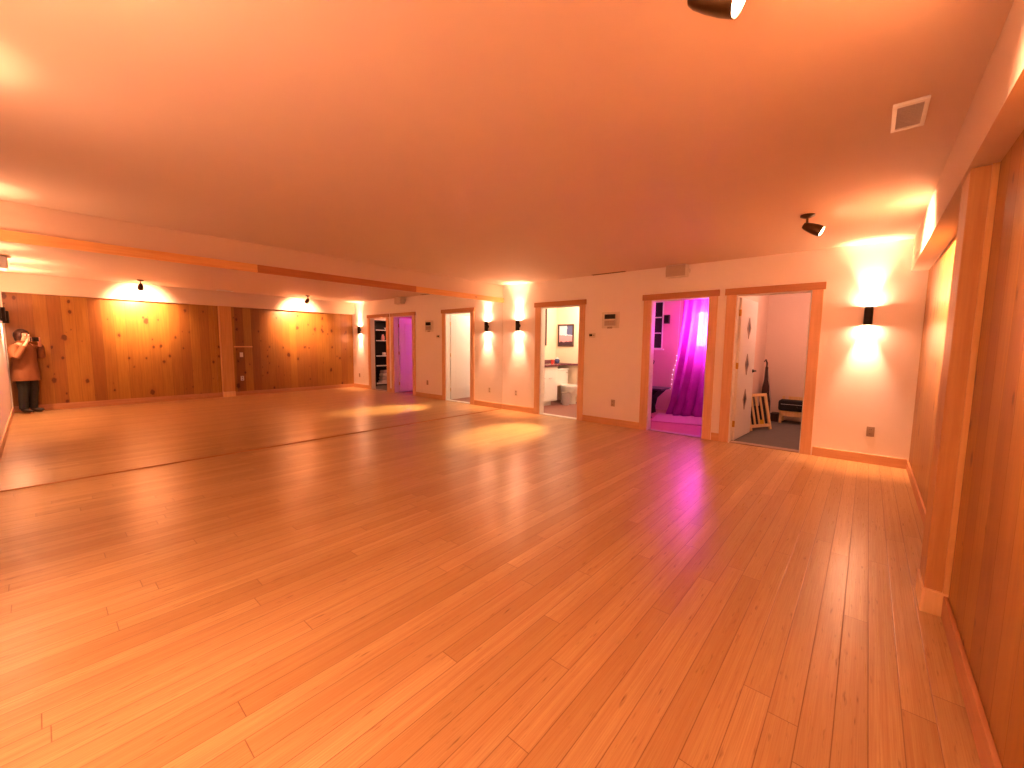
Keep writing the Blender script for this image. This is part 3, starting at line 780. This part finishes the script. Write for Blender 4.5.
# hair
hm = plain('brown_hair', rgb(72, 36, 22), .55, var=.3, scale=80)
mb_ = MB().ball((0, -.012, 1.437), .093, .98, 1.08, 1.08, 28)
for v in mb_.bm.verts:
    if v.co.y > .045 and v.co.z < 1.465: v.co.y = .045
    if v.co.z < 1.42 and v.co.y < .03: v.co.z -= (1.42-v.co.z)*1.0; v.co.y -= .008
mb_.build('hair', hm, person, True)
# coat
cm = plain('orange_brown_coat', rgb(132, 80, 42), .75, var=.12, scale=40)
def ering(cx, cy, rx, ry, n=28): return [(cx+rx*math.cos(2*PI*k/n), cy+ry*math.sin(2*PI*k/n)) for k in range(n)]
ct = loft([(ering(0, 0, .20, .150), .60), (ering(0, 0, .205, .155), .605), (ering(0, 0, .195, .148), .72), (ering(0, 0, .178, .138), .86), (ering(0, .004, .168, .13), .98),
           (ering(0, .008, .172, .132), 1.08), (ering(0, .004, .175, .122), 1.17), (ering(0, 0, .150, .10), 1.225), (ering(0, 0, .10, .08), 1.265), (ering(0, 0, .07, .066), 1.29)])
for sx in (-1, 1):
    ct.tube([(sx*.10, 0, 1.205), (sx*.150, 0, 1.20), (sx*.192, .012, 1.165), (sx*.215, .03, 1.09), (sx*.226, .05, 1.03), (sx*.218, .08, 1.03), (sx*.195, .105, 1.10), (sx*.165, .13, 1.18), (sx*.145, .144, 1.228)],
            .05, 16, [.06, .072, .07, .064, .06, .056, .052, .046, .043])
ct.build('coat', cm, person, True)
MB().lathe([(.078, 1.26), (.082, 1.30), (.074, 1.325), (.068, 1.322), (.072, 1.29), (.066, 1.26)], 24, cap=False).build('collar', cm, person, True)
tm = plain('dark_trousers', rgb(34, 40, 38), .8, var=.2)
tr_ = loft([(ering(0, 0, .125, .10), .72), (ering(0, 0, .15, .118), .78), (ering(0, 0, .14, .11), .90)])
for sx in (-1, 1):
    tr_.tube([(sx*.068, 0, .80), (sx*.074, 0, .72), (sx*.083, .010, .58), (sx*.085, .018, .44), (sx*.085, .0, .28), (sx*.085, -.012, .09)], .08, 20, [.088, .092, .082, .070, .064, .058])
tr_.build('trousers', tm, person, True)
bt = plain('black_boots', rgb(26, 20, 20), .45)
for sx in (-1, 1):
    k = Sk()
    a = k.add((sx*.085, -.014, .16), .052)
    k.chain(a, [((sx*.087, -.016, .075), .05), ((sx*.092, .02, .05), (.046, .045)), ((sx*.1, .09, .042), (.045, .038)), ((sx*.106, .145, .036), (.036, .03))])
    skin('boot', k.v, k.e, k.r, bt, person)
# phone: top-level, held in the hands just behind the camera
phone = thing('smartphone', 'dark smartphone held sideways by the person in the mirror', 'phone', (0, 0, 1.35), PA)
MB().box(-.078, .078, -.0225, -.0145, -.037, .037).build('phone_body', plain('phone_shell', rgb(26, 24, 26), .3), phone, bevel=.003)
MB().box(-.074, .074, -.0232, -.0226, -.034, .034).build('screen', plain('phone_screen', rgb(40, 30, 26), .1), phone)
MB().box(-.016, .016, -.0148, -.0128, -.03, .012).build('camera_bump', M['black'], phone, bevel=.002)

# ------------------------------------------------------------------ world, camera, colour
wd = bpy.data.worlds.new('world'); SC.world = wd; wd.use_nodes = True
bg = wd.node_tree.nodes['Background']; bg.inputs[0].default_value = (.25, .28, .4, 1); bg.inputs[1].default_value = .3

cam = bpy.data.cameras.new('camera'); co_ = bpy.data.objects.new('camera', cam); COL.objects.link(co_)
f_px, yaw, pitch, roll = 410.251, math.radians(40.834), math.radians(5.524), math.radians(.598)
cam.sensor_fit = 'HORIZONTAL'; cam.sensor_width = 36; cam.lens = f_px/1024*36; cam.clip_start = .01
fwd = Vector((-math.sin(yaw)*math.cos(pitch), math.cos(yaw)*math.cos(pitch), -math.sin(pitch)))
r_ = Vector((math.cos(yaw), math.sin(yaw), 0)); u_ = r_.cross(fwd)
r2 = r_*math.cos(roll)+u_*math.sin(roll); u2 = -r_*math.sin(roll)+u_*math.cos(roll)
mm = Matrix((r2, u2, -fwd)).transposed().to_4x4(); mm.translation = (0, 0, 1.35)
co_.matrix_world = mm
SC.camera = co_
vs = SC.view_settings
vs.view_transform = 'Standard'; vs.look = 'None'; vs.gamma = 1; vs.use_curve_mapping = False
vs.exposure = 2.38
